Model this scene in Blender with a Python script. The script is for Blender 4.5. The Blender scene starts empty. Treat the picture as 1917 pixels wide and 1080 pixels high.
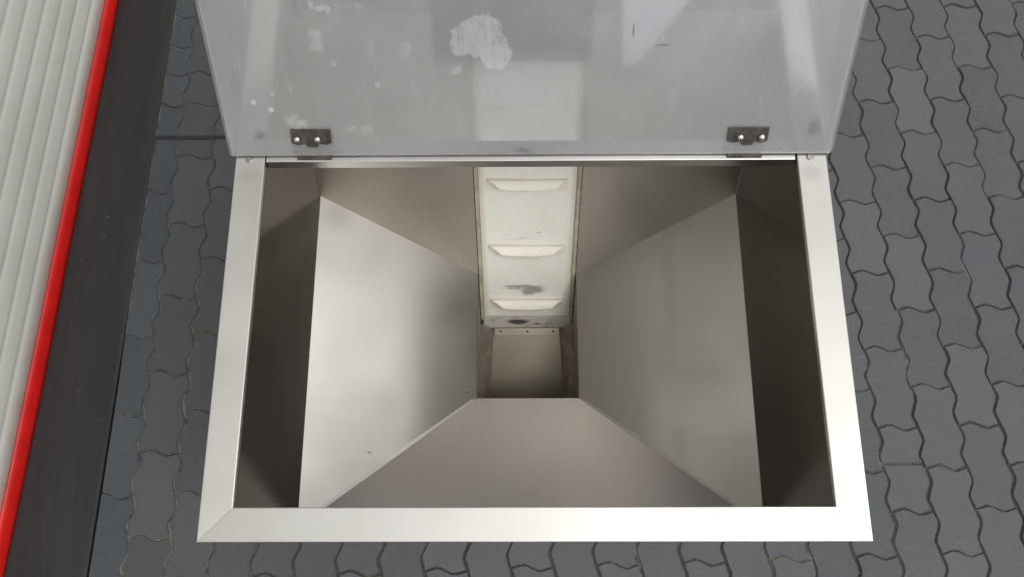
import bpy, bmesh, math, random
from mathutils import Vector, Matrix
random.seed(7)
S = bpy.context.scene
C = S.collection
RZ = 1.0                                   # height of the hopper rim above the paving

# ------------------------------------------------------------------ camera
cd = bpy.data.cameras.new('camera'); cam = bpy.data.objects.new('camera', cd); C.objects.link(cam)
S.camera = cam
cd.sensor_width = 36.0; cd.lens = 1450 / 1917 * 36.0; cd.clip_start = 0.02; cd.clip_end = 400
P_, Y_, R_ = 1.2944, 0.0269, -0.0297
f = Vector((0, math.cos(P_), -math.sin(P_))); u = Vector((0, math.sin(P_), math.cos(P_))); r = Vector((1, 0, 0))
Rz = Matrix.Rotation(Y_, 3, 'Z'); f, u, r = Rz @ f, Rz @ u, Rz @ r
r2 = math.cos(R_) * r + math.sin(R_) * u; u2 = -math.sin(R_) * r + math.cos(R_) * u
M = Matrix((r2, u2, -f)).transposed().to_4x4()
M.translation = Vector((-0.0224, 0.0473, RZ + 1.202))
cam.matrix_world = M

# ------------------------------------------------------------------ sky, sun, exposure
SUN_EL, SUN_AZ = math.radians(60), math.radians(122)     # azimuth clockwise from +Y
w = bpy.data.worlds.new('World'); S.world = w; w.use_nodes = True
nt = w.node_tree; nt.nodes.clear()
sky = nt.nodes.new('ShaderNodeTexSky'); sky.sky_type = 'NISHITA'; sky.sun_disc = False
sky.sun_elevation = SUN_EL; sky.sun_rotation = SUN_AZ
sky.air_density = 1.6; sky.dust_density = 6.0; sky.ozone_density = 1.0
hs = nt.nodes.new('ShaderNodeHueSaturation'); hs.inputs['Saturation'].default_value = 0.12
bg = nt.nodes.new('ShaderNodeBackground'); bg.inputs['Strength'].default_value = 0.10
wo = nt.nodes.new('ShaderNodeOutputWorld')
nt.links.new(sky.outputs[0], hs.inputs['Color']); nt.links.new(hs.outputs[0], bg.inputs['Color']); nt.links.new(bg.outputs[0], wo.inputs[0])
sd = bpy.data.lights.new('sun', 'SUN'); sun = bpy.data.objects.new('sun', sd); C.objects.link(sun)
sd.energy = 0.5; sd.angle = math.radians(100); sd.color = (1, 0.97, 0.92)
sv = Vector((math.sin(SUN_AZ) * math.cos(SUN_EL), math.cos(SUN_AZ) * math.cos(SUN_EL), math.sin(SUN_EL)))
sun.rotation_euler = sv.to_track_quat('Z', 'Y').to_euler()
S.view_settings.view_transform = 'Standard'; S.view_settings.look = 'None'
S.view_settings.exposure = 0.66; S.view_settings.gamma = 1.0; S.view_settings.use_curve_mapping = False
S.render.engine = 'CYCLES'
S.cycles.max_bounces = 16; S.cycles.glossy_bounces = 12; S.cycles.transmission_bounces = 10; S.cycles.transparent_max_bounces = 16

# ------------------------------------------------------------------ material helpers
class NT:
    def __init__(s, name):
        s.m = bpy.data.materials.new(name); s.m.use_nodes = True
        s.t = s.m.node_tree; s.t.nodes.clear()
        s.out = s.n('ShaderNodeOutputMaterial')
    def n(s, kind, **kw):
        x = s.t.nodes.new(kind)
        for k, v in kw.items(): setattr(x, k, v)
        return x
    def put(s, sock, v):
        if isinstance(v, bpy.types.NodeSocket): s.t.links.new(v, sock)
        elif isinstance(v, tuple) and len(v) == 3 and sock.type == 'RGBA': sock.default_value = (*v, 1)
        else: sock.default_value = v
    def coord(s, kind='Object'):
        return s.n('ShaderNodeTexCoord').outputs[kind]
    def mapping(s, vec, loc=(0,0,0), rot=(0,0,0), scale=(1,1,1)):
        x = s.n('ShaderNodeMapping'); s.put(x.inputs['Vector'], vec)
        x.inputs['Location'].default_value = loc; x.inputs['Rotation'].default_value = rot; x.inputs['Scale'].default_value = scale
        return x.outputs[0]
    def noise(s, vec, scale, detail=3, rough=0.55, dist=0.0, col=False):
        x = s.n('ShaderNodeTexNoise'); s.put(x.inputs['Vector'], vec)
        x.inputs['Scale'].default_value = scale; x.inputs['Detail'].default_value = detail
        x.inputs['Roughness'].default_value = rough; x.inputs['Distortion'].default_value = dist
        return x.outputs['Color' if col else 'Fac']
    def math(s, op, a, b=0.0, clamp=False):
        x = s.n('ShaderNodeMath', operation=op, use_clamp=clamp); s.put(x.inputs[0], a); s.put(x.inputs[1], b); return x.outputs[0]
    def vmath(s, op, a, b=(0,0,0)):
        x = s.n('ShaderNodeVectorMath', operation=op); s.put(x.inputs[0], a); s.put(x.inputs[1], b)
        return x.outputs['Value' if op in ('LENGTH', 'DOT_PRODUCT') else 'Vector']
    def remap(s, v, a, b, c=0.0, d=1.0):
        x = s.n('ShaderNodeMapRange', interpolation_type='SMOOTHSTEP'); s.put(x.inputs[0], v)
        for i, q in enumerate((a, b, c, d)): s.put(x.inputs[i + 1], q)
        return x.outputs[0]
    def mix(s, fac, a, b):
        x = s.n('ShaderNodeMix', data_type='RGBA'); s.put(x.inputs[0], fac); s.put(x.inputs[6], a); s.put(x.inputs[7], b); return x.outputs[2]
    def mixf(s, fac, a, b):
        x = s.n('ShaderNodeMix', data_type='FLOAT'); s.put(x.inputs[0], fac); s.put(x.inputs[2], a); s.put(x.inputs[3], b); return x.outputs[0]
    def bump(s, h, strength=0.2, dist=0.002, normal=None):
        x = s.n('ShaderNodeBump'); s.put(x.inputs['Height'], h); x.inputs['Strength'].default_value = strength; x.inputs['Distance'].default_value = dist
        if normal: s.put(x.inputs['Normal'], normal)
        return x.outputs[0]
    def blob(s, vec, cx, cy, rx, ry, soft=0.4, rot=0.0):
        """soft-edged mark at (cx, cy) in the local x/y plane, 1 inside"""
        v = s.mapping(vec, loc=(-cx, -cy, 0))
        v = s.mapping(v, rot=(0, 0, -rot), scale=(1 / rx, 1 / ry, 0))
        return s.remap(s.vmath('LENGTH', v), 1 + soft, 1 - soft)
    def mx(s, *a):
        o = a[0]
        for b in a[1:]: o = s.math('MAXIMUM', o, b)
        return o
    def bsdf(s, **kw):
        x = s.n('ShaderNodeBsdfPrincipled')
        for k, v in kw.items(): s.put(x.inputs[k.replace('_', ' ')], v)
        return x.outputs[0]
    def done(s, sh): s.put(s.out.inputs[0], sh); return s.m

def steel(name, col=(0.56, 0.55, 0.52), rough=0.28, brush=(1, 1, 1), stain=0.25, tint=(0.42, 0.37, 0.31), marks=(), var=0.1, bumpy=0.05, aniso=0.0, tang=(0, 1, 0)):
    k = NT(name); o = k.coord()
    big = k.noise(o, 4.5, 2, 0.5)
    fine = k.noise(k.mapping(o, scale=brush), 60, 4, 0.6)
    st = k.math('MULTIPLY', k.remap(k.noise(k.mapping(o, loc=(3.1, 1.7, 0.4)), 4.2, 2, 0.5), 0.40, 0.75), stain)
    c = k.mix(st, col, tint)
    c = k.mix(k.math('MULTIPLY', fine, 0.06), c, (0.30, 0.29, 0.28))
    ro = k.math('ADD', k.remap(big, 0.3, 0.7, rough - var * 0.5, rough + var * 0.5), k.math('MULTIPLY', k.math('SUBTRACT', fine, 0.5), 0.05))
    for (mk, mc, mr) in marks:
        fac = mk(k, o)
        c = k.mix(fac, c, mc); ro = k.mixf(fac, ro, mr)
    hb = k.math('MULTIPLY', k.noise(o, 3.0, 0, 0.4), 8.0)
    kw = {}
    if aniso:
        tv = k.n('ShaderNodeCombineXYZ')
        for q in range(3): tv.inputs[q].default_value = tang[q]
        kw = dict(Anisotropic=aniso, Tangent=tv.outputs[0])
    return k.done(k.bsdf(Base_Color=c, Metallic=1.0, Roughness=ro, Normal=k.bump(hb, bumpy, 0.002), **kw))

MAT = {}
# rim: brushed flat, a little greasy
MAT['rim'] = steel('rim_steel', (0.58, 0.57, 0.535), 0.40, (1, 0.05, 1), 0.25, (0.44, 0.42, 0.37), var=0.16, bumpy=0.05, aniso=0.6, tang=(1, 0, 0),
    marks=[(lambda k, o: k.math('MULTIPLY', k.mx(k.blob(o, -.476, .186, .016, .013, .8), k.blob(o, .470, .188, .015, .012, .8)), .35), (0.36, 0.35, 0.32), 0.46)])
MAT['rim_front'] = steel('rim_front_steel', (0.61, 0.605, 0.57), 0.40, (0.05, 1, 1), 0.25, (0.50, 0.475, 0.41), var=0.16, bumpy=0.05, aniso=0.6, tang=(0, 1, 0))
MAT['bar'] = steel('bar_steel', (0.62, 0.61, 0.59), 0.33, (0.05, 1, 1), 0.35, (0.36, 0.33, 0.30), var=0.14)
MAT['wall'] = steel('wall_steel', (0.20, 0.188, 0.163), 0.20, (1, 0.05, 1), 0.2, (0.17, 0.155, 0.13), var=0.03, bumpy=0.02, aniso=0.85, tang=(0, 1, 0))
def nick_or_reflection(x, y, rx, ry, soft, a, rot=0.0):
    return lambda k, o: k.math('MULTIPLY', k.blob(o, x, y, rx, ry, soft, rot), a)
MAT['slope'] = steel('slope_steel', (0.575, 0.56, 0.52), 0.38, (0.06, 1, 0.06), 0.35, (0.47, 0.44, 0.385), bumpy=0.03, aniso=0.85, tang=(0, 1, 0),
    marks=[(nick_or_reflection(-0.331, -0.240, .004, .0016, .4, .8, .5), (0.12, 0.11, 0.10), 0.5), (nick_or_reflection(-0.137, -0.098, .003, .0014, .4, .7, .6), (0.12, 0.11, 0.10), 0.5),
           (nick_or_reflection(-0.415, 0.262, .022, .028, .9, .35), (0.30, 0.28, 0.27), 0.45), (nick_or_reflection(0.312, 0.10, .012, .10, .9, .28), (0.33, 0.33, 0.32), 0.4), (nick_or_reflection(0.314, -0.225, .014, .035, .9, .28), (0.33, 0.33, 0.32), 0.4)])  # last two marks paint a soft dark reflection on the right slope
MAT['back'] = steel('back_steel', (0.50, 0.47, 0.405), 0.36, (1, 0.06, 0.06), 0.35, (0.40, 0.36, 0.29), bumpy=0.03, aniso=0.8, tang=(0, 0.496, 0.868))
MAT['front'] = steel('front_steel', (0.60, 0.57, 0.565), 0.36, (1, 0.06, 0.06), 0.25, (0.48, 0.42, 0.39), bumpy=0.03)
MAT['reflection_steel'] = steel('reflection_plate_steel', (0.50, 0.49, 0.52), 0.3, var=0.05)
MAT['weld'] = steel('ground_weld', (0.47, 0.455, 0.42), 0.44, (1, 1, 1), 0.4, (0.5, 0.47, 0.43), bumpy=0.25)
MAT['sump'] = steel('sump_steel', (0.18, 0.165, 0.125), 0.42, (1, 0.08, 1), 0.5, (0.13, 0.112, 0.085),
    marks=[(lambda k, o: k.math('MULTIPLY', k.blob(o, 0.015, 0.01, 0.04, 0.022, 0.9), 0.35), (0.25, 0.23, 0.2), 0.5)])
MAT['outer'] = steel('outer_steel', (0.55, 0.54, 0.52), 0.35)
MAT['dark_steel'] = steel('cover_steel', (0.09, 0.09, 0.094), 0.42, (1, 0.05, 1), 0.2)
MAT['dull_screw'] = steel('dull_screw_steel', (0.34, 0.335, 0.32), 0.4)
MAT['screw'] = steel('screw_steel', (0.66, 0.65, 0.63), 0.28)

def plate_mat():
    k = NT('scraper_plate_steel'); o = k.coord()
    wv = k.vmath('ADD', o, k.vmath('MULTIPLY', k.vmath('SUBTRACT', k.noise(o, 40, 3, col=True), (0.5, 0.5, 0.5)), (0.03, 0.012, 0)))
    d = k.mx(k.blob(wv, -0.022, 0.0, 0.026, 0.009, 0.35), k.blob(wv, 0.03, -0.008, 0.013, 0.0025, 0.4))
    rust = k.remap(k.noise(o, 28, 5, 0.65), 0.5, 0.72)
    c = k.mix(k.math('MULTIPLY', rust, 0.6), (0.66, 0.62, 0.56), (0.36, 0.25, 0.17))
    c = k.mix(d, c, (0.10, 0.095, 0.10))
    return k.done(k.bsdf(Base_Color=c, Metallic=0.2, Roughness=0.5))
MAT['plate'] = plate_mat()

def belt_mat(marks=True):
    k = NT('white_belt' if marks else 'white_flight'); o = k.coord()
    yel = k.remap(k.noise(o, 9, 4, 0.6), 0.42, 0.75)
    c = k.mix(k.math('MULTIPLY', yel, 0.55), *(((0.83, 0.825, 0.755), (0.78, 0.74, 0.60)) if marks else ((0.80, 0.775, 0.68), (0.76, 0.71, 0.57))))
    dirt = k.remap(k.noise(k.mapping(o, loc=(5, 2, 1)), 22, 6, 0.7, 0.5), 0.56, 0.78)
    c = k.mix(k.math('MULTIPLY', dirt, 0.28), c, (0.34, 0.32, 0.28))
    if marks:
        wv = k.vmath('ADD', o, k.vmath('MULTIPLY', k.vmath('SUBTRACT', k.noise(o, 45, 4, col=True), (0.5, 0.5, 0.5)), (0.028, 0.022, 0)))
        # grey smear (a broad heel with a long thin tail), a small tick, rubbed edges; y runs up the belt from its foot
        m = k.mx(k.blob(wv, 0.015, 0.089, 0.026, 0.012, 0.45), k.blob(wv, -0.02, 0.097, 0.034, 0.0046, 0.6), k.blob(wv, 0.004, 0.079, 0.016, 0.008, 0.6))
        c = k.mix(k.math('MULTIPLY', m, 0.72), c, (0.17, 0.165, 0.155))
        t = k.mx(k.blob(o, 0.026, 0.268, 0.006, 0.0016, 0.6, -0.5), k.math('MULTIPLY', k.blob(wv, -0.02, 0.250, 0.03, 0.002, 0.8), 0.5), k.math('MULTIPLY', k.blob(wv, 0.0, 0.41, 0.045, 0.012, 0.9), 0.35))
        c = k.mix(k.math('MULTIPLY', t, 0.55), c, (0.22, 0.21, 0.19))
        sx = k.n('ShaderNodeSeparateXYZ'); k.put(sx.inputs[0], o)
        ed = k.remap(k.math('ABSOLUTE', sx.outputs[0]), 0.088, 0.1055)
        c = k.mix(k.math('MULTIPLY', ed, 0.5), c, (0.46, 0.41, 0.28))
    return k.done(k.bsdf(Base_Color=c, Roughness=0.42, Specular_IOR_Level=0.4, Normal=k.bump(k.noise(o, 300, 2), 0.08, 0.001)))
MAT['belt'] = belt_mat(); MAT['flight'] = belt_mat(False)

def simple(name, col, rough, var=0.15, sc=40, met=0.0, bump=0.1, spec=0.4):
    k = NT(name); o = k.coord()
    nz = k.noise(o, sc, 4, 0.6)
    c = k.mix(k.remap(nz, 0.3, 0.7), tuple(x * (1 - var) for x in col), tuple(min(1, x * (1 + var)) for x in col))
    return k.done(k.bsdf(Base_Color=c, Roughness=rough, Metallic=met, Specular_IOR_Level=spec, Normal=k.bump(nz, bump, 0.001)))
MAT['hinge'] = simple('black_hinge_plastic', (0.040, 0.034, 0.029), 0.5, 0.6, 90)
MAT['gasket'] = simple('dark_joint_sealant', (0.05, 0.042, 0.036), 0.7)
MAT['guide'] = simple('yellowed_guide_plastic', (0.40, 0.36, 0.27), 0.5, 0.3, 18)
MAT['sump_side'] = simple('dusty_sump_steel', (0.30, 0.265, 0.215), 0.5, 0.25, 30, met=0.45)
MAT['dark'] = simple('dark_hole', (0.02, 0.018, 0.015), 0.6)

def lid_mat():
    k = NT('hazy_polycarbonate'); o = k.coord()
    wv = k.vmath('ADD', o, k.vmath('MULTIPLY', k.vmath('SUBTRACT', k.noise(o, 38, 5, 0.65, col=True), (0.5, 0.5, 0.5)), (0.03, 0.03, 0)))
    # rubbed white patch and little splashes
    patch = k.mx(k.blob(wv, -0.078, 0.196, 0.036, 0.034, 0.10), k.blob(wv, -0.056, 0.166, 0.024, 0.022, 0.10), k.blob(wv, -0.105, 0.190, 0.022, 0.022, 0.2))
    grainy = k.noise(k.mapping(o, scale=(1, .22, 1)), 130, 4, .7)
    patch = k.math('MULTIPLY', patch, k.remap(k.math('ADD', grainy, k.math('MULTIPLY', k.noise(o, 22, 3), .8)), 0.62, 1.0, 0.35, 1.0))
    spots = None
    for (x, y, rx, ry, s, a) in [(-0.451, 0.094, .0045, .0045, .25, .8), (-0.425, 0.081, .0045, .0045, .25, 1), (-0.418, 0.107, .004, .004, .3, .4), (-0.395, 0.064, .011, .010, .5, .45), (-0.378, 0.057, .011, .007, .5, .5),
            (-0.335, 0.203, .011, .011, .5, .28), (-0.337, 0.186, .010, .009, .5, .30), (-0.246, 0.122, .005, .005, .4, .35), (-0.312, 0.157, .006, .006, .5, .25), (-0.196, 0.178, .01, .012, .7, .22), (-0.322, 0.241, .014, .0045, .5, .55), (-0.335, 0.246, .004, .007, .4, .45),
            (-0.309, 0.239, .004, .006, .4, .45), (-0.12, 0.145, .010, .006, .6, .4), (0.203, 0.195, .004, .004, .5, .3), (-0.262, 0.244, .008, .004, .6, .3), (-0.30, .05, .012, .006, .7, .25), (-0.27, .045, .012, .005, .7, .22), (0.13, 0.03, .005, .005, .6, .3)]:
        b = k.math('MULTIPLY', k.blob(wv if rx > .006 else o, x, y, rx, ry, s), a)
        spots = b if spots is None else k.mx(spots, b)
    # hairline scratches: warped thin bands broken up by noise
    def scr(rot, sc, th, seed):
        v = k.mapping(o, loc=(seed, seed * .7, 0), rot=(0, 0, rot))
        x = k.n('ShaderNodeTexWave', wave_type='BANDS'); k.put(x.inputs[0], k.vmath('ADD', v, k.vmath('MULTIPLY', k.noise(v, 4, 2, col=True), (0.05, 0.05, 0))))
        x.inputs['Scale'].default_value = sc
        line = k.remap(x.outputs['Fac'], 1 - th, 1.0)
        return k.math('MULTIPLY', line, k.remap(k.noise(k.mapping(v, scale=(1, .4, 1)), 14, 2), 0.56, 0.66))
    sc = k.mx(scr(1.35, 5.0, .0012, 2.3), scr(1.72, 3.7, .0010, 5.9), scr(0.5, 4.1, .0008, 8.8), scr(2.5, 3.0, .0008, 1.1))
    haze = k.remap(k.noise(o, 4.5, 5, 0.6, 0.5), 0.3, 0.75, 0.205, 0.285)
    fine = k.math('MULTIPLY', k.remap(k.noise(k.mapping(o, scale=(1, .25, 1)), 55, 5, .7), 0.52, 0.8), 0.10)
    fac = k.math('ADD', k.math('ADD', haze, fine), k.math('ADD', k.math('MULTIPLY', patch, 0.26), k.math('ADD', k.math('MULTIPLY', spots, 0.36), k.math('MULTIPLY', sc, 0.08))), True)
    # grease smears and black ticks
    dk = k.mx(k.math('MULTIPLY', k.blob(wv, -0.012, 0.008, 0.015, 0.004, 0.8), 0.6), k.blob(o, 0.158, 0.205, 0.0012, 0.011, 0.5, 0.25), k.blob(o, 0.205, 0.182, 0.012, 0.0008, 0.5, 0.55),
              k.math('MULTIPLY', k.blob(wv, -0.452, 0.035, 0.010, 0.006, 0.8), 0.7), k.math('MULTIPLY', k.blob(wv, 0.468, 0.045, 0.008, 0.014, 0.8), 0.7))
    dcol = k.mix(k.math('MULTIPLY', dk, 0.9), (0.72, 0.72, 0.72), (0.06, 0.06, 0.06))
    rough = k.math('ADD', 0.13, k.math('MULTIPLY', patch, 0.3))
    tr = k.n('ShaderNodeBsdfTransparent'); k.put(tr.inputs[0], (0.93, 0.94, 0.96))
    gl = k.n('ShaderNodeBsdfRefraction'); k.put(gl.inputs['Color'], (0.93, 0.94, 0.96)); k.put(gl.inputs['Roughness'], 0.24); gl.inputs['IOR'].default_value = 1.25
    m0 = k.n('ShaderNodeMixShader'); m0.inputs[0].default_value = 0.85; k.put(m0.inputs[1], tr.outputs[0]); k.put(m0.inputs[2], gl.outputs[0])
    d0 = k.n('ShaderNodeBsdfDiffuse'); k.put(d0.inputs[0], dcol); d1 = k.n('ShaderNodeBsdfTranslucent'); k.put(d1.inputs[0], dcol)
    df = k.n('ShaderNodeMixShader'); df.inputs[0].default_value = 0.35; k.put(df.inputs[1], d0.outputs[0]); k.put(df.inputs[2], d1.outputs[0])
    m1 = k.n('ShaderNodeMixShader'); k.put(m1.inputs[0], k.math('MAXIMUM', fac, k.math('MULTIPLY', dk, 0.6))); k.put(m1.inputs[1], m0.outputs[0]); k.put(m1.inputs[2], df.outputs[0])
    gs = k.n('ShaderNodeBsdfGlossy'); k.put(gs.inputs['Roughness'], rough)
    fr = k.n('ShaderNodeFresnel'); fr.inputs[0].default_value = 1.6
    m2 = k.n('ShaderNodeMixShader'); k.put(m2.inputs[0], fr.outputs[0]); k.put(m2.inputs[1], m1.outputs[0]); k.put(m2.inputs[2], gs.outputs[0])
    return k.done(m2.outputs[0])
MAT['lid'] = lid_mat()

def paver_mat(name, col):
    k = NT(name); o = k.coord(); oi = k.n('ShaderNodeObjectInfo')
    v = k.vmath('ADD', o, k.vmath('MULTIPLY', k.n('ShaderNodeNewGeometry').outputs['Position'], (1, 1, 1)))
    pos = k.n('ShaderNodeNewGeometry').outputs['Position']
    grain = k.noise(pos, 420, 4, 0.7)
    mid = k.noise(pos, 34, 5, 0.65)
    big = k.noise(pos, 3.0, 3, 0.6)
    c = k.mix(k.remap(grain, 0.3, 0.75), tuple(x * 0.72 for x in col), tuple(x * 1.22 for x in col))
    c = k.mix(k.math('MULTIPLY', k.remap(mid, 0.45, 0.75), 0.35), c, tuple(x * 0.62 for x in col))
    c = k.mix(k.math('MULTIPLY', k.remap(big, 0.4, 0.7), 0.30), c, (col[0] * 1.35, col[1] * 1.28, col[2] * 1.15))
    c = k.mix(k.math('MULTIPLY', oi.outputs['Random'], 0.55), c, (col[0] * 1.42, col[1] * 1.40, col[2] * 1.36))
    pale = k.remap(k.noise(k.mapping(pos, loc=(4, 7, 0)), 75, 3, 0.6), 0.70, 0.78)
    pit = k.remap(k.noise(k.mapping(pos, loc=(1, 2, 5)), 150, 3, 0.6), 0.68, 0.74)
    c = k.mix(k.math('MULTIPLY', pit, 0.55), c, tuple(x * 0.45 for x in col))
    scuff = k.remap(k.noise(k.mapping(pos, rot=(0, 0, .5), scale=(.25, 1, 1)), 60, 4, 0.65), 0.60, 0.74)
    c = k.mix(k.math('MULTIPLY', scuff, 0.35), c, tuple(x * 1.7 for x in col))
    c = k.mix(k.math('MULTIPLY', pale, 0.4), c, (0.26, 0.25, 0.23))
    h = k.math('ADD', k.math('MULTIPLY', grain, 0.5), mid)
    return k.done(k.bsdf(Base_Color=c, Roughness=0.78, Specular_IOR_Level=0.35, Normal=k.bump(h, 0.6, 0.003)))
MAT['paver'] = paver_mat('grey_concrete_paver', (0.073, 0.078, 0.082))
MAT['paver_shaded'] = paver_mat('shaded_concrete_paver', (0.058, 0.061, 0.064))  # darker copy of the paver grey: shade beside the door put into the colour
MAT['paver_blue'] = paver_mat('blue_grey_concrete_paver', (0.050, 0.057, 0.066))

def sand_mat():
    k = NT('joint_sand'); pos = k.n('ShaderNodeNewGeometry').outputs['Position']
    nz = k.noise(pos, 260, 4, 0.7); b = k.noise(pos, 9, 4, 0.6)
    c = k.mix(k.remap(nz, 0.3, 0.7), (0.026, 0.024, 0.021), (0.066, 0.059, 0.050))
    sx = k.n('ShaderNodeSeparateXYZ'); k.put(sx.inputs[0], pos)
    left = k.remap(k.math('ADD', sx.outputs[0], k.math('MULTIPLY', b, 0.5)), -0.35, -0.75)
    c = k.mix(k.math('MULTIPLY', k.mx(k.remap(b, 0.54, 0.68), k.math('MULTIPLY', left, k.remap(k.noise(pos, 30, 3), 0.35, 0.6))), 0.75), c, (0.16, 0.145, 0.12))
    return k.done(k.bsdf(Base_Color=c, Roughness=0.95, Normal=k.bump(nz, 0.8, 0.003)))
MAT['sand'] = sand_mat()
def grit_mat():
    k = NT('pale_grit'); pos = k.n('ShaderNodeNewGeometry').outputs['Position']
    c = k.mix(k.remap(k.noise(pos, 190, 2), 0.35, 0.65), (0.07, 0.055, 0.04), (0.30, 0.27, 0.22))
    return k.done(k.bsdf(Base_Color=c, Roughness=0.9))
MAT['grit'] = grit_mat()

def threshold_mat():
    k = NT('worn_dark_concrete'); o = k.coord()
    streak = k.noise(k.mapping(o, scale=(1, 0.10, 1)), 16, 5, 0.65, 0.3)
    grain = k.noise(o, 330, 3, 0.7)
    c = k.mix(k.remap(streak, 0.3, 0.72), (0.014, 0.0135, 0.0138), (0.024, 0.0228, 0.0225))
    c = k.mix(k.math('MULTIPLY', k.remap(grain, 0.35, 0.8), 0.4), c, (0.033, 0.032, 0.032))
    crack = k.remap(k.noise(k.mapping(o, scale=(1.2, 0.5, 1)), 17, 6, 0.75, 1.2), 0.66, 0.70)
    c = k.mix(k.math('MULTIPLY', crack, 0.85), c, (0.009, 0.008, 0.008))
    pale = k.remap(k.noise(k.mapping(o, loc=(9, 3, 0), scale=(0.6, 1.6, 1)), 48, 3), 0.72, 0.77)
    c = k.mix(k.math('MULTIPLY', pale, 0.5), c, (0.20, 0.22, 0.20))
    return k.done(k.bsdf(Base_Color=c, Roughness=0.72, Specular_IOR_Level=0.35, Normal=k.bump(k.math('ADD', k.math('MULTIPLY', grain, .4), streak), 0.35, 0.002)))
MAT['threshold'] = threshold_mat()

def door_mat():
    k = NT('white_lacquered_sheet'); o = k.coord()
    nz = k.noise(k.mapping(o, scale=(1, 0.3, 1)), 7, 4, 0.6)
    c = k.mix(k.remap(nz, 0.3, 0.75), (0.63, 0.635, 0.585), (0.57, 0.575, 0.525))
    sp = k.remap(k.noise(o, 120, 2), 0.77, 0.80)
    c = k.mix(k.math('MULTIPLY', sp, 0.3), c, (0.30, 0.28, 0.24))
    sx = k.n('ShaderNodeSeparateXYZ'); k.put(sx.inputs[0], o)
    low = k.math('MULTIPLY', k.remap(sx.outputs[2], 0.115, 0.062), k.remap(k.noise(o, 12, 4), 0.35, 0.7))
    c = k.mix(k.math('MULTIPLY', low, 0.45), c, (0.52, 0.46, 0.34))
    return k.done(k.bsdf(Base_Color=c, Roughness=0.38, Specular_IOR_Level=0.45, Normal=k.bump(k.noise(o, 500, 2), 0.04, 0.001)))
MAT['door'] = door_mat()
MAT['red'] = simple('red_rubber', (0.46, 0.007, 0.004), 0.42, 0.10, 14, bump=0.05)

# ------------------------------------------------------------------ mesh helpers
def link(name, me, parent=None, mat=None, smooth=False):
    o = bpy.data.objects.new(name, me); C.objects.link(o)
    if mat is not None and not me.materials: me.materials.append(MAT[mat] if isinstance(mat, str) else mat)
    if parent: o.parent = parent
    if smooth:
        for p in me.polygons: p.use_smooth = True
    return o
def from_bm(name, bm, parent=None, mat=None, bevel=0.0, seg=2, smooth=False):
    bmesh.ops.recalc_face_normals(bm, faces=bm.faces)
    if bevel:
        ed = [e for e in bm.edges if len(e.link_faces) == 2 and e.calc_face_angle(0) > 0.35]
        bmesh.ops.bevel(bm, geom=ed, offset=bevel, segments=seg, affect='EDGES', profile=0.5)
    me = bpy.data.meshes.new(name); bm.to_mesh(me); bm.free()
    return link(name, me, parent, mat, smooth)
def prism_bm(poly, vec):
    """closed solid: polygon (3D points) swept along vec"""
    bm = bmesh.new(); vec = Vector(vec)
    a = [bm.verts.new(p) for p in poly]; b = [bm.verts.new(Vector(p) + vec) for p in poly]
    n = len(poly)
    bm.faces.new(a); bm.faces.new(list(reversed(b)))
    for i in range(n): bm.faces.new([a[i], b[i], b[(i + 1) % n], a[(i + 1) % n]])
    return bm
def box_bm(x0, x1, y0, y1, z0, z1, bm=None):
    bm = bm or bmesh.new()
    v = [bm.verts.new((x, y, z)) for z in (z0, z1) for y in (y0, y1) for x in (x0, x1)]
    for q in ((0, 2, 3, 1), (4, 5, 7, 6), (0, 1, 5, 4), (2, 6, 7, 3), (0, 4, 6, 2), (1, 3, 7, 5)): bm.faces.new([v[i] for i in q])
    return bm
def lathe_bm(profile, n=16, axis_pt=(0, 0, 0)):
    """profile of (radius, height) revolved about local z"""
    bm = bmesh.new(); rings = []
    for (rr, h) in profile:
        if rr < 1e-6: rings.append([bm.verts.new((axis_pt[0], axis_pt[1], axis_pt[2] + h))])
        else: rings.append([bm.verts.new((axis_pt[0] + rr * math.cos(2 * math.pi * i / n), axis_pt[1] + rr * math.sin(2 * math.pi * i / n), axis_pt[2] + h)) for i in range(n)])
    for a, b in zip(rings, rings[1:]):
        for i in range(n):
            j = (i + 1) % n
            if len(a) == 1 and len(b) > 1: bm.faces.new([a[0], b[i], b[j]])
            elif len(b) == 1 and len(a) > 1: bm.faces.new([a[i], a[j], b[0]])
            elif len(a) > 1: bm.faces.new([a[i], a[j], b[j], b[i]])
    return bm
def thing(name, label, cat, loc=(0, 0, 0), rotz=0.0):
    o = bpy.data.objects.new(name, None); C.objects.link(o); o.empty_display_size = 0.1
    o.location = loc; o.rotation_euler = (0, 0, rotz); o['label'] = label; o['category'] = cat
    return o

# ================================================================== THE SETTING
# sand bed carrying the pavers
bm = bmesh.new()
for p in [(-1.17, -30, -0.0048), (40, -30, -0.0048), (40, 40, -0.0048), (-1.17, 40, -0.0048)]: bm.verts.new(p)
bm.faces.new(bm.verts[:])
pavement = from_bm('pavement', bm, None, 'sand'); pavement['kind'] = 'structure'

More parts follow.
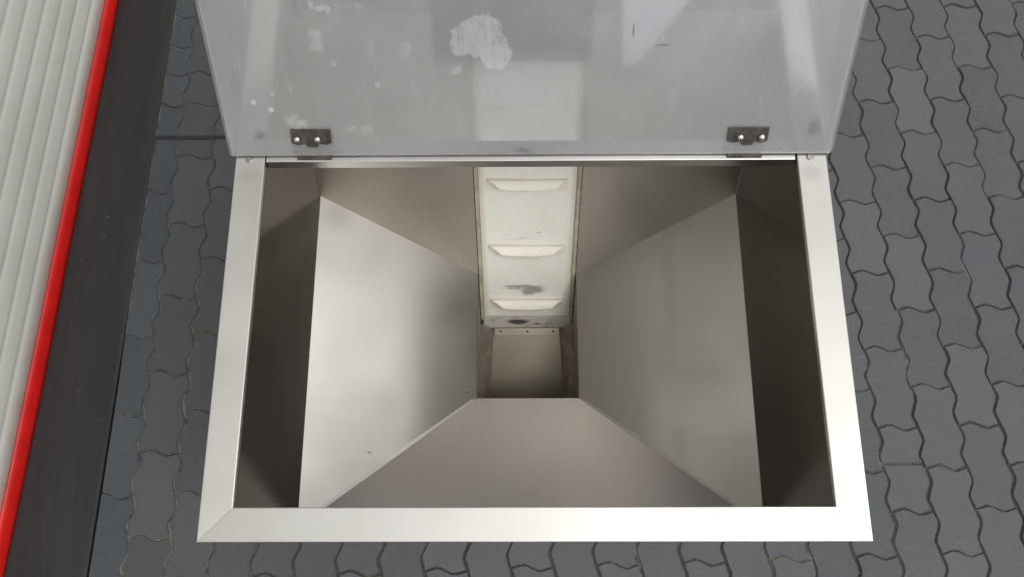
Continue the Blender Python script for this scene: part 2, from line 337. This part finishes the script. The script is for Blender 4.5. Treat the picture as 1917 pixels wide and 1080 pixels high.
PW, PL = 0.1125, 0.225
def wave(t):                               # one period of the joint line, t in periods
    t = t % 1.0
    pts = [(0, 0), (0.14, 0.52), (0.26, 1.0), (0.36, 0.88), (0.5, 0.0), (0.64, -0.88), (0.74, -1.0), (0.86, -0.52), (1, 0)]
    for (a, b), (c, d) in zip(pts, pts[1:]):
        if a <= t <= c: return b + (d - b) * (t - a) / (c - a)
    return 0.0
AMP = 0.0085
def outline(jit=None):
    """paver outline around its centre, counter-clockwise; x across, y along"""
    rr = random.Random(jit)
    hw, hl = PW / 2, PL / 2
    ts = [0, .14, .26, .36, .64, .74, .86]
    pts = []
    for t in ts: pts.append((-hw + PW * t, -hl + AMP * wave(t)))
    for kk in range(2):
        for t in ts: pts.append((hw - AMP * wave(t), -hl + PL * (kk + t) / 2))
    for t in ts: pts.append((hw - PW * t, hl + AMP * wave(1 - t)))
    for kk in range(2):
        for t in ts: pts.append((-hw - AMP * wave(1 - t), hl - PL * (kk + t) / 2))
    return [(x + rr.uniform(-.0010, .0010), y + rr.uniform(-.0010, .0010)) for x, y in pts]
def clip(poly, n, d):                      # keep points with n.p >= d
    out = []
    for i in range(len(poly)):
        a, b = poly[i], poly[(i + 1) % len(poly)]
        da, db = a[0] * n[0] + a[1] * n[1] - d, b[0] * n[0] + b[1] * n[1] - d
        if da >= 0: out.append(a)
        if (da >= 0) != (db >= 0):
            t = da / (da - db); out.append((a[0] + t * (b[0] - a[0]), a[1] + t * (b[1] - a[1])))
    return out
def inset(poly, d):
    n = len(poly); out = []
    for i in range(n):
        p0, p1, p2 = (Vector(poly[(i + k) % n]) for k in (-1, 0, 1))
        e1, e2 = (p1 - p0), (p2 - p1)
        if e1.length < 1e-6 or e2.length < 1e-6: out.append(tuple(p1)); continue
        n1 = Vector((-e1.y, e1.x)).normalized(); n2 = Vector((-e2.y, e2.x)).normalized()
        m = n1 + n2
        m = n1 if m.length < 1e-4 else m / max(0.35, m.length_squared / 2) * 1.0
        out.append((p1.x + m.x * d, p1.y + m.y * d))
    return out
def paver_verts(poly, gap=0.0018):
    a = inset(poly, gap); b = inset(poly, gap + 0.0022)
    n = len(poly)
    V = [(x, y, -0.06) for x, y in a] + [(x, y, -0.0028) for x, y in a] + [(x, y, 0.0) for x, y in b]
    F = [tuple(range(2 * n, 3 * n))]
    for i in range(n):
        j = (i + 1) % n
        F += [(i, j, n + j, n + i), (n + i, n + j, 2 * n + j, 2 * n + i)]
    return V, F
def paver_mesh(poly, mat):
    V, F = paver_verts(poly)
    me = bpy.data.meshes.new('paver'); me.from_pydata(V, [], F); me.materials.append(MAT[mat]); me.update()
    return me
def lattice(i, j):
    """joint lattice: i columns across, j paver lengths along; fans out slightly to the right, as laid"""
    L = Vector((-1.0817 + 0.0008 * j, 1.098 + PL * j)); Rr = Vector((1.1718 - 0.0445 * PL * j, 1.169 + PL * j))
    return L + (Rr - L) * (i / 20.0)
shared = [paver_mesh(outline(s), 'paver') for s in range(14)]
shared_shaded = [paver_mesh(outline(s + 40), 'paver_shaded') for s in range(6)]
EDGE_A, EDGE_B = Vector((-1.151, 1.671)), Vector((-1.185, -0.13))     # edge of the dark threshold strip
ed = (EDGE_A - EDGE_B).normalized(); en = (ed.y, -ed.x); edd = EDGE_A.x * en[0] + EDGE_A.y * en[1] + 0.004
CUT = 1.167                                # straight cut joint beside the threshold
stuffV, stuffF, npav = [], [], 0
def add_stuff(poly):
    V, F = paver_verts(poly); b = len(stuffV)
    stuffV.extend(V); stuffF.extend(tuple(x + b for x in q) for q in F)
def place_poly(poly, mat):
    cx = sum(p[0] for p in poly) / len(poly); cy = sum(p[1] for p in poly) / len(poly)
    o = link('paver', paver_mesh([(x - cx, y - cy) for x, y in poly], mat), pavement)
    o.location = (cx, cy, random.uniform(-.0012, .0012)); o.rotation_euler = (random.uniform(-.006, .006), random.uniform(-.008, .008), 0)
def in_view(x, y):
    if -0.40 < x < 0.40 and 0.14 < y < 1.0: return False          # hidden under the machine
    return -1.35 < x < 1.55 and -0.42 < y < 1.95
NC = 0
for i in range(-2, 46):
    for j in range(-20, 22):
        st = 0.5 if (i % 2) else 0.0
        c0 = lattice(i, j - st); c1 = lattice(i + 1, j - st + 1)
        ctr = (c0 + c1) / 2
        ax = lattice(i + 0.5, j - st + 1) - lattice(i + 0.5, j - st)
        ang = math.atan2(-ax.x, ax.y) * 0.8
        if ctr.x > 4.2 or abs(ctr.y - 0.6) > 3.6: continue
        ca, sa = math.cos(ang), math.sin(ang)
        def worldpoly(pl): return [(ctr.x + x * ca - y * sa, ctr.y + x * sa + y * ca) for x, y in pl]
        edge = i <= -1
        cutz = i <= 2 and 0.9 < ctr.y < 1.75
        vis = in_view(ctr.x, ctr.y)
        if edge or cutz:
            poly = worldpoly(outline(i * 91 + j))
            poly = clip(poly, en, edd)
            if len(poly) < 3 or not (vis or cutz):
                if len(poly) >= 3: add_stuff(poly)
                continue
            if cutz:
                parts = [clip(poly, (0, -1), -(CUT - 0.004 - 0.03 * (0))), ]
                if i <= 2: pass
                for q in parts:
                    if len(q) >= 3 and max(p[1] for p in q) - min(p[1] for p in q) > 0.018: place_poly(q, 'paver_blue' if edge else 'paver_shaded'); NC += 1
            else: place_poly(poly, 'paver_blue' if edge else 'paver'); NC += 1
            continue
        if vis and NC < 298:
            if abs(ctr.x - 1.03) < PW / 2 and abs(ctr.y - 0.164) < PL / 2:      # the one paver cut in two
                poly = worldpoly(outline(3)); yc = 0.166
                place_poly(clip(poly, (0, 1), yc), 'paver'); place_poly(clip(poly, (0, -1), -yc + 0.002), 'paver'); NC += 2; continue
            o = link('paver', random.choice(shared_shaded if i <= 4 else shared), pavement)
            o.location = (ctr.x + random.uniform(-.0012, .0012), ctr.y + random.uniform(-.0012, .0012), random.uniform(-.0018, .0018))
            o.rotation_euler = (random.uniform(-.011, .011), random.uniform(-.014, .014), ang + random.uniform(-.006, .006)); NC += 1
        else: add_stuff(worldpoly(outline(i * 17 + j)))
# cut courses above the straight joint, beside the threshold: heads do not alternate there
for i in range(-1, 3):
    heads = {-1: [1.171, 1.280, 1.390, 1.493, 1.606, 1.80], 0: [1.171, 1.280, 1.393, 1.606, 1.80], 1: [1.171, 1.335, 1.50, 1.69, 1.80], 2: [1.171, 1.28, 1.45, 1.62, 1.80]}[i]
    for a, b in zip(heads, heads[1:]):
        x0 = lattice(i, 0); xl = lambda y: lattice(i, (y - 1.098) / PL).x; xr = lambda y: lattice(i + 1, (y - 1.098) / PL).x
        n = 8; pts = []
        for k in range(n): t = k / n; x = xl(a) + (xr(a) - xl(a)) * t; pts.append((x, a + (0 if a < 1.2 else AMP * wave(t))))
        for k in range(n): y = a + (b - a) * k / n; pts.append((xr(y) - AMP * wave((y - 1.171) / 0.1125), y))
        for k in range(n): t = 1 - k / n; x = xl(b) + (xr(b) - xl(b)) * t; pts.append((x, b + AMP * wave(t)))
        for k in range(n): y = b - (b - a) * k / n; pts.append((xl(y) - AMP * wave((y - 1.171) / 0.1125), y))
        pts = clip(pts, en, edd)
        if len(pts) > 2: place_poly(pts, 'paver_blue' if i < 0 else 'paver_shaded'); NC += 1
me = bpy.data.meshes.new('paver_field'); me.from_pydata(stuffV, [], stuffF); me.materials.append(MAT['paver'])
pf = link('paver_field', me, pavement); pf['kind'] = 'stuff'
from_bm('expansion_joint', prism_bm([(-1.1585, 1.1622, -.0044), (-.745, 1.1622, -.0044), (-.745, 1.1718, -.0044), (-1.1585, 1.1718, -.0044)], (0, 0, .0026)), pavement, 'dark')
rg = random.Random(11); gv, gf = [], []
def pebble(x, y, z, rad):
    b = len(gv); sq = rg.uniform(.5, .8); a0 = rg.uniform(0, 6.3); st = rg.uniform(.6, 1.0)
    gv.append((x, y, z + rad * sq)); gv.append((x, y, z - rad * sq))
    for q in range(6):
        rr_ = rad * rg.uniform(.75, 1.1); a = a0 + q * math.pi / 3
        gv.append((x + rr_ * math.cos(a), y + rr_ * st * math.sin(a), z + rg.uniform(-.2, .2) * rad))
    for q in range(6): gf.extend([(b, b + 2 + q, b + 2 + (q + 1) % 6), (b + 1, b + 2 + (q + 1) % 6, b + 2 + q)])
for q in range(1500):
    i = rg.randrange(-1, 26); j = rg.uniform(-8, 6)
    st = 0.5 if (i % 2) else 0.0
    if rg.random() < .55: p = lattice(i, j); p.x -= AMP * wave((j - 0.0) * 2)
    else:
        t = rg.random(); p = lattice(i + t, math.floor(j) - st); p.y += AMP * wave(t)
    if p.x * en[0] + p.y * en[1] < edd or (p.x < -.8 and p.y > CUT): continue
    p += Vector((rg.gauss(0, .0022), rg.gauss(0, .0022)))
    pebble(p.x, p.y, rg.uniform(-.003, .0008), rg.uniform(.0006, .0019) * (1.5 if rg.random() < .06 else 1))
me = bpy.data.meshes.new('joint_grit'); me.from_pydata(gv, [], gf); me.materials.append(MAT['grit'])
jg = link('joint_grit', me, pavement); jg['kind'] = 'stuff'
print('pavers', NC)

# dark threshold strip under the door
door_a, door_b = Vector((-1.352, 1.687)), Vector((-1.412, -0.075))
dd = (door_a - door_b).normalized(); door_ang = math.atan2(-dd.x, dd.y)
def on_door(t): return door_b + dd * t
e0, e1 = EDGE_B - ed * 5, EDGE_A + ed * 5
a0, a1 = on_door(-5) + Vector((-0.3, 0)), on_door(7) + Vector((-0.3, 0))
bm = bmesh.new(); nseg = 60; rows = []
rr = random.Random(3)
for k in range(nseg + 1):
    t = k / nseg; L = a0.lerp(a1, t); Rr = e0.lerp(e1, t)
    rows.append([bm.verts.new((L.x + (Rr.x - L.x) * q, L.y + (Rr.y - L.y) * q, z + rr.uniform(-.0008, .0008))) for q, z in ((0, 0.002), (.5, .0015), (.75, 0.0005), (.985, 0.0), (1.0, -0.003), (1.0, -0.06))])
for ra, rb in zip(rows, rows[1:]):
    for q in range(5): bm.faces.new([ra[q], ra[q + 1], rb[q + 1], rb[q]])
th = from_bm('threshold', bm, None, 'threshold', smooth=False); th['kind'] = 'structure'

# ================================================================== THE DOOR
door = thing('sectional_door', 'white horizontally ribbed metal door with a red strip along its foot', 'door', (door_b.x, door_b.y, 0), door_ang)
def door_section(z0, z1, first):
    """ribbed sheet: local x out of the wall, y along it"""
    prof = []; z = z0
    prof.append((-0.004, z0)); prof.append((0.0, z0 + 0.004))
    pitch = 0.0665; k = 0; z = z0 + 0.062
    while z < z1 - 0.02:
        prof += [(0.0, z - 0.013), (-0.0005, z - 0.009), (-0.0014, z - 0.004), (-0.0017, z), (-0.0013, z + 0.005), (-0.0003, z + 0.010), (0.0, z + 0.016)]
        z += pitch
    prof += [(0.0, z1 - 0.004), (-0.004, z1)]
    Vv, Ff = [], []
    ys = (-4.0, 6.5)
    for (x, z) in prof:
        for y in ys: Vv.append((x, y, z))
    n = len(prof)
    for i in range(n - 1): Ff.append((2 * i, 2 * i + 1, 2 * i + 3, 2 * i + 2))
    b = len(Vv)
    for (x, z) in ((-0.045, z0), (-0.045, z1)):
        for y in ys: Vv.append((x, y, z))
    Ff += [(b, 2 * 0, 1, b + 1), (b + 2, b + 3, 2 * n - 1, 2 * n - 2), (b, b + 1, b + 3, b + 2)]
    Ff = [q if k >= n - 1 else (q[0], q[1], q[2], q[3]) for k, q in enumerate(Ff)]
    me = bpy.data.meshes.new('door_section'); me.from_pydata(Vv, [], Ff); me.update()
    o = link('door_section', me, door, 'door')
    for p in me.polygons[:n - 1]: p.use_smooth = True
for q in range(7): door_section(0.054 + q * 0.535 , 0.054 + (q + 1) * 0.535 - 0.003, q == 0)
# red bottom seal: a soft D-shaped lip pressed on the threshold, with a slight dent
bm = bmesh.new(); rings = []
for k in range(61):
    y = -4 + 10.5 * k / 60
    off = 0.003 * math.sin(y * 1.7) + 0.0015 * math.sin(y * 5.1)
    rings.append([bm.verts.new((x + off * fz, y, z)) for x, z, fz in ((-0.04, 0.003, 0), (0.0, 0.003, .5), (0.010, 0.006, 1), (0.014, 0.014, 1), (0.013, 0.026, 1), (0.009, 0.040, .6), (0.006, 0.050, .3), (0.002, 0.0535, 0), (-0.04, 0.0535, 0))])
for ra, rb in zip(rings, rings[1:]):
    for q in range(8): bm.faces.new([ra[q], ra[q + 1], rb[q + 1], rb[q]])
from_bm('bottom_seal', bm, door, 'red', smooth=True)

# ================================================================== THE HOPPER
hop = thing('hopper_conveyor', 'open stainless steel feed hopper with clear hinged lid and white cleated belt', 'hopper', (0, 0.4, 0))
def V(x, y, z): return (x, y - 0.4, z + RZ)
XW = 0.4505; ZB = -0.36; XC = 0.1165; ZC = -0.565; YB = 0.70; YF = 0.012; SL = 1.75
def yback(z): return YB + (z - ZB) / SL
# rim rails, mitred at the front corners
H = 0.011
def rail(poly, name='rim_rail', h=H, mat='rim', bev=0.0016):
    bm = prism_bm([V(x, y, 0) for x, y in poly], (0, 0, -h)); bmesh.ops.recalc_face_normals(bm, faces=bm.faces)
    def mitre(e): return any(abs(abs(q.normal.x) - abs(q.normal.y)) < 0.1 and abs(q.normal.z) < .1 for q in e.link_faces)
    bmesh.ops.bevel(bm, geom=[e for e in bm.edges if not mitre(e)], offset=bev, segments=3, affect='EDGES', profile=0.5)
    return from_bm(name, bm, hop, mat)
g = 0.0002
rail([(-0.5, 0 + g), (-0.5, 1.08), (-0.4505, 1.08), (-0.4505, 0.0495 + g)])
rail([(0.5, 0 + g), (0.4505, 0.0495 + g), (0.4505, 1.08), (0.5, 1.08)])
rail([(-0.5 + g, 0), (-0.4505 + g, 0.0495), (0.4505 - g, 0.0495), (0.5 - g, 0)], mat='rim_front')
rail([(-0.4488, 0.6118), (-0.4488, 0.650), (0.4475, 0.650), (0.4475, 0.6118)], 'rear_bar', 0.0255, 'bar', 0.0012)
rail([(-0.449, 1.035), (-0.449, 1.08), (0.449, 1.08), (0.449, 1.035)], 'cross_rail')

T = 0.002
def panel(name, pts, n, mat, bev=0.0, t=T):
    n = Vector(n).normalized() * t
    return from_bm(name, prism_bm([V(*p) for p in pts], n), hop, mat, bev, 1)
ZT = -H - 0.0005
for s in (-1, 1):
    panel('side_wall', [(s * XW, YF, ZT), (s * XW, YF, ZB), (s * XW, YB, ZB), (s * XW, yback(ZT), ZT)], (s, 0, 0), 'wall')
    panel('side_slope', [(s * (XW - .0004), YF, ZB - .0008), (s * (XW - .0004), YB + .004, ZB - .0008), (s * XC, yback(ZC) + .004, ZC), (s * XC, 0.2885, ZC)], (s * 0.52, 0, -0.85), 'slope')
    panel('back_slope', [(s * (XW - .0006), YB, ZB), (s * XC, yback(ZC), ZC), (s * XC, yback(-.004), -.004), (s * (XW - .0006), yback(-.004), -.004)], (0, 0.868, -0.496), 'back')
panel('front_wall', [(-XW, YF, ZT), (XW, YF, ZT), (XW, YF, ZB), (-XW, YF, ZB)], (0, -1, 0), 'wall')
panel('front_slope', [(-XW + .0006, YF, ZB - .001), (XW - .0006, YF, ZB - .001), (XC, 0.2885, ZC), (-XC, 0.2885, ZC)], (0, -0.6, -0.8), 'front')
# ground-down welds along the four valleys
def strip(name, a, b, side, width, n, mat, lift=0.0006, taper=0.6):
    a, b, side, n = Vector(V(*a)), Vector(V(*b)), Vector(side).normalized(), Vector(n).normalized()
    d = (b - a); K = 14; bm = bmesh.new(); rows = []; rr = random.Random(int(abs(a.x) * 1e4) + int(a.y * 1e3))
    for k in range(K + 1):
        t = 0.02 + 0.96 * k / K; wd = width * (1 - (1 - taper) * abs(2 * t - 1)) * rr.uniform(.85, 1.1)
        p = a + d * t
        rows.append([bm.verts.new(p + n * 0.0002), bm.verts.new(p + side * wd * .5 + n * lift), bm.verts.new(p + side * wd + n * 0.0002)])
    for ra, rb in zip(rows, rows[1:]):
        bm.faces.new([ra[0], ra[1], rb[1], rb[0]]); bm.faces.new([ra[1], ra[2], rb[2], rb[1]])
    return from_bm(name, bm, hop, mat, smooth=True)
for s in (-1, 1):
    nside = Vector((-s * 0.52, 0, 0.85))
    strip('weld_seam', (s * XW, YF, ZB), (s * XC, 0.2885, ZC), (s * 0.55, 0.78, 0.33), 0.009, nside, 'weld', 0.0003)

# ---- sump under the panels
for s in (-1, 1):
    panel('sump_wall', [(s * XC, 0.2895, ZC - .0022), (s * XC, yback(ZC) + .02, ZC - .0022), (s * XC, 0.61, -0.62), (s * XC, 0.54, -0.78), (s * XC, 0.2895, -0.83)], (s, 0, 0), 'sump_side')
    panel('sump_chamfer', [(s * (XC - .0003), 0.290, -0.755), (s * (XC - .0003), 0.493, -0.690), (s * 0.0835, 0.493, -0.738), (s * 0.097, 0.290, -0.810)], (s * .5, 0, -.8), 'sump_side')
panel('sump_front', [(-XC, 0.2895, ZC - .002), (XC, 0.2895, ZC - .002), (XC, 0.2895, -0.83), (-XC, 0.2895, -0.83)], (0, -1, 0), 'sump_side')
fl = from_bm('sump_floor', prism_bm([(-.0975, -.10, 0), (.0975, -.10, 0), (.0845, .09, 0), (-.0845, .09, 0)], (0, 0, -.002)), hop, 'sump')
fl.location = V(0, 0.401, -0.7725); fl.rotation_euler = (math.atan2(.055, .154), 0, 0)

# ---- conveyor: local x across, y up the slope, z off the belt
ang = math.atan(SL)
def belt_frame(y):                          # a point on the panel plane at depth y
    return Vector(V(0, y, ZB + SL * (y - YB)))
BF = Matrix.Rotation(ang, 4, 'X')
def on_belt(name, bm, foot_y, mat, bevel=0, smooth=False, parent=None):
    o = from_bm(name, bm, hop, mat, bevel, 2, smooth)
    o.matrix_parent_inverse.identity(); Mx = BF.copy(); Mx.translation = belt_frame(foot_y); o.matrix_basis = Mx
    return o
YFOOT = 0.513
# belt: a shallow loop round the foot roller and up the frame
LB = 1.25
bm = bmesh.new(); prof = []
for k in range(9):
    a = -math.pi / 2 - math.pi * k / 8
    prof.append((0.0 + 0.03 * math.cos(a), -0.033 + 0.03 * math.sin(a)))
prof = [(LB, -0.063)] + prof + [(0.01, -0.003), (LB, -0.003)]
lo = [[bm.verts.new((x, y, z)) for x in (-0.1055, 0.1055)] for y, z in prof]
for a, b in zip(lo, lo[1:]): bm.faces.new([a[0], a[1], b[1], b[0]])
belt = on_belt('conveyor_belt', bm, YFOOT, 'belt')
def slope_len(y): return (y - YFOOT) / math.cos(ang)
def flight(y):
    bm = bmesh.new(); rows = []
    nx, nz = 20, 7; ht = 0.019
    for side in (0, 1):
        for kz in range(nz + 1):
            t = kz / nz; row = []
            half = 0.0865 if t < 0.30 else 0.0865 - (t - 0.30) / 0.70 * 0.027
            for kx in range(nx + 1):
                q = -1 + 2 * kx / nx
                x = half * q
                yy = -0.010 * t * t + 0.004 * math.sin(t * 3.1) + (0.0035 if side else 0) * (1 - .3 * t) - 0.004 * (1 - q * q) * t
                row.append(bm.verts.new((x, yy, t * ht * (1 - 0.06 * q * q))))
            rows.append(row)
    n1 = nz + 1
    for b in (0, n1):
        for ra, rb in zip(rows[b:b + n1], rows[b + 1:b + n1]):
            for i in range(nx): bm.faces.new([ra[i], ra[i + 1], rb[i + 1], rb[i]])
    A, B = rows[:n1], rows[n1:]
    for i in range(nx): bm.faces.new([A[-1][i], A[-1][i + 1], B[-1][i + 1], B[-1][i]])
    for k in range(nz):
        bm.faces.new([A[k][0], A[k + 1][0], B[k + 1][0], B[k][0]]); bm.faces.new([A[k][nx], A[k + 1][nx], B[k + 1][nx], B[k][nx]])
    # moulded root pad
    box_bm(-0.0885, 0.0885, -0.026, 0.006, -0.0028, -0.0012, bm)
    o = from_bm('flight', bm, belt, 'flight', smooth=False)
    o.location = (0, slope_len(y), 0)
    for p in o.data.polygons:
        p.use_smooth = abs(p.normal.z) < 0.8
    return o
for y in (0.7185, 0.6255, 0.5395, 0.807): flight(y)
# guide strips beside the belt and a dark joint line against the panels
for s in (-1, 1):
    on_belt('belt_guide', box_bm(min(s * .1062, s * .1146), max(s * .1062, s * .1146), -0.012, 1.0, -0.006, 0.0015), YFOOT, 'guide', 0.0008)
    from_bm('joint_seal', prism_bm([V(s * (XC - .0005), .289, ZC - .004), V(s * (XC - .0005), .289, ZC + .0006), V(s * (XC - .0005), yback(ZC), ZC + .0006), V(s * (XC - .0005), yback(ZC), ZC - .004)], (s * .0004, 0, 0)), hop, 'gasket')
    on_belt('joint_seal', box_bm(min(s * .1148, s * .1161), max(s * .1148, s * .1161), 0.0, 0.62, -0.012, -0.0012), YFOOT, 'gasket')
on_belt('belt_bed', box_bm(-.108, .108, -0.02, 1.0, -0.058, -0.040), YFOOT, 'dark_steel')
# stained scraper plate under the foot of the belt
sp = on_belt('scraper_plate', box_bm(-.1085, .1085, -.0215, .0215, -.0015, 0), 0.5022, 'plate', 0.0005)
sp2 = from_bm('scraper_edge', prism_bm([V(-.115, .4925, -.7235), V(.115, .4925, -.7235), V(.115, .4925, -.7285), V(-.115, .4925, -.7285)], (0, .004, 0)), hop, 'back', .0004)
ls = from_bm('fixing_strip', box_bm(-.082, .082, -.0095, .0095, -.0008, .0008), hop, 'sump', .0003)
ls.location = V(0, .4825, -.7345); ls.rotation_euler = (0.30, 0, 0)
for x in (-.066, .002, .068):
    h = from_bm('screw', lathe_bm([(0.0, 0.0012), (.0018, 0.001), (.0028, 0.0)], 12), ls, 'dark'); h.location = (x, 0.001, .0008)

# conveyor housing behind the rear bar: cover plate and side cheeks
on_belt('conveyor_cover', box_bm(-.172, .112, slope_len(0.868), slope_len(1.16), 0.040, 0.043), YFOOT, 'dark_steel', 0.001)
for x in (-.171, .109):
    on_belt('housing_cheek', box_bm(x, x + .002, slope_len(0.955), slope_len(1.16), -0.10, 0.0395), YFOOT, 'dark_steel')

rail([(.162, .789), (.186, .799), (.210, .822), (.288, .925), (.288, 1.03), (.172, 1.03)], 'reflection_plate', .0015, 'reflection_steel', .0004).location = (0, 0, .002)  # added plate, shaped to give the pale reflection beside the cover
# ---- outer skirt, legs and feet
for s in (-1, 1):
    for y in (0.045, 1.03):
        lg = from_bm('leg', box_bm(-.02, .02, -.02, .02, 0.012, RZ - H - 0.001), hop, 'outer', .003); lg.location = (s * .476, y - .4, 0)
        ft = from_bm('foot', lathe_bm([(0, 0), (.035, 0), (.036, .006), (.012, .011), (.012, .02), (0, .02)], 20), lg, 'outer'); ft.location = (0, 0, 0.0005)
    bc = from_bm('cross_brace', box_bm(-.012, .012, -.46, .46, -.012, .012), hop, 'outer', .002); bc.location = (s * .476, .1375, .22)

# ---- clear lid, leaning back on its hinges
LA = math.radians(49.5)
lid = bpy.data.objects.new('lid', None)
LM = Matrix.Rotation(LA, 4, 'X'); LM.translation = Vector(V(0, .621, .0045))
W2, LL, FD = 0.512, 0.585, 0.095
bm = bmesh.new()
# one folded sheet: flange, face, flange (outer skin first, then inner), 5 mm thick
def fold(t):
    rr = 0.010
    pts = [(-W2 + t, -FD)]
    for k in range(5):
        a = math.pi - (math.pi / 2) * k / 4
        pts.append((-W2 + rr + (rr - t) * math.cos(a), -rr + (rr - t) * math.sin(a)))
    for k in range(5):
        a = math.pi / 2 - (math.pi / 2) * k / 4
        pts.append((W2 - rr + (rr - t) * math.cos(a), -rr + (rr - t) * math.sin(a)))
    pts.append((W2 - t, -FD))
    return pts
o_, i_ = fold(0), fold(0.005)
loop = o_ + i_[::-1]
def zfix(z, v): return z if v > 0.12 else max(z, -0.012 - 0.70 * v)   # flanges run out towards the hinge edge
secs = []
for v in (0.0, 0.03, 0.06, 0.12, 0.35, LL):
    secs.append([bm.verts.new((x, v, zfix(z, v))) for x, z in loop])
n = len(loop)
for a, b in zip(secs, secs[1:]):
    for i in range(n): bm.faces.new([a[i], a[(i + 1) % n], b[(i + 1) % n], b[i]])
m = n // 2
for sct, rev in ((secs[0], False), (secs[-1], True)):
    for i in range(m - 1):
        q = [sct[i], sct[i + 1], sct[n - 2 - i], sct[n - 1 - i]]; bm.faces.new(q[::-1] if rev else q)
lid = from_bm('lid', bm, hop, 'lid'); lid.matrix_basis = LM

# ---- hinges: black moulded leaf behind the lid, knuckle on the bar, two bright bolts through
for (x0, bx) in ((-0.366, (-0.389, -0.355)), (0.361, (0.348, 0.383))):
    bm = bmesh.new()
    poly = [(-.036, .0035), (.030, .0035), (.036, .012), (.036, .048), (-.036, .048), (-.036, .010)]
    hinge = from_bm('hinge', prism_bm([(x, y, -.0058) for x, y in poly], (0, 0, -.006)), hop, 'hinge', .0012)
    hm = LM.copy(); hm.translation = LM @ Vector((x0, 0, 0)); hinge.matrix_basis = hm
    kn = from_bm('knuckle', box_bm(-.030, .030, -.0085, -.0006, -.0100, .0020), hinge, 'hinge', .002)
    fp = [(-.036, .0475), (-.036, .024), (-.026, .020), (-.012, .0225), (-.008, .016), (.010, .016), (.013, .0225), (.026, .020), (.036, .024), (.036, .0475)]
    from_bm('front_plate', prism_bm([(x * .93, y, .0004) for x, y in fp], (0, 0, .0022)), hinge, 'hinge', .0007)
    for b in bx:
        ws = from_bm('washer', lathe_bm([(.0, .0), (.0082, 0), (.0082, .0012), (0, .0012)], 20), hinge, 'hinge'); ws.location = (b - x0, .031, .0026)
        bo = from_bm('bolt', lathe_bm([(.0052, .0), (.0055, .0022), (.0046, .0044), (.0024, .0055), (0, .0058)], 20), hinge, 'screw', smooth=True); bo.location = (b - x0, .031, .0036)
# screws in the side rails just under the lid edge
for x, y in ((-.477, .6165), (.472, .6165)):
    s1 = from_bm('screw', lathe_bm([(.0062, 0), (.0062, .0010), (.0050, .0022), (.0032, .0024), (.0028, .0012), (0, .0010)], 20), hop, 'dull_screw', smooth=False); s1.location = V(x, y, 0.0001)
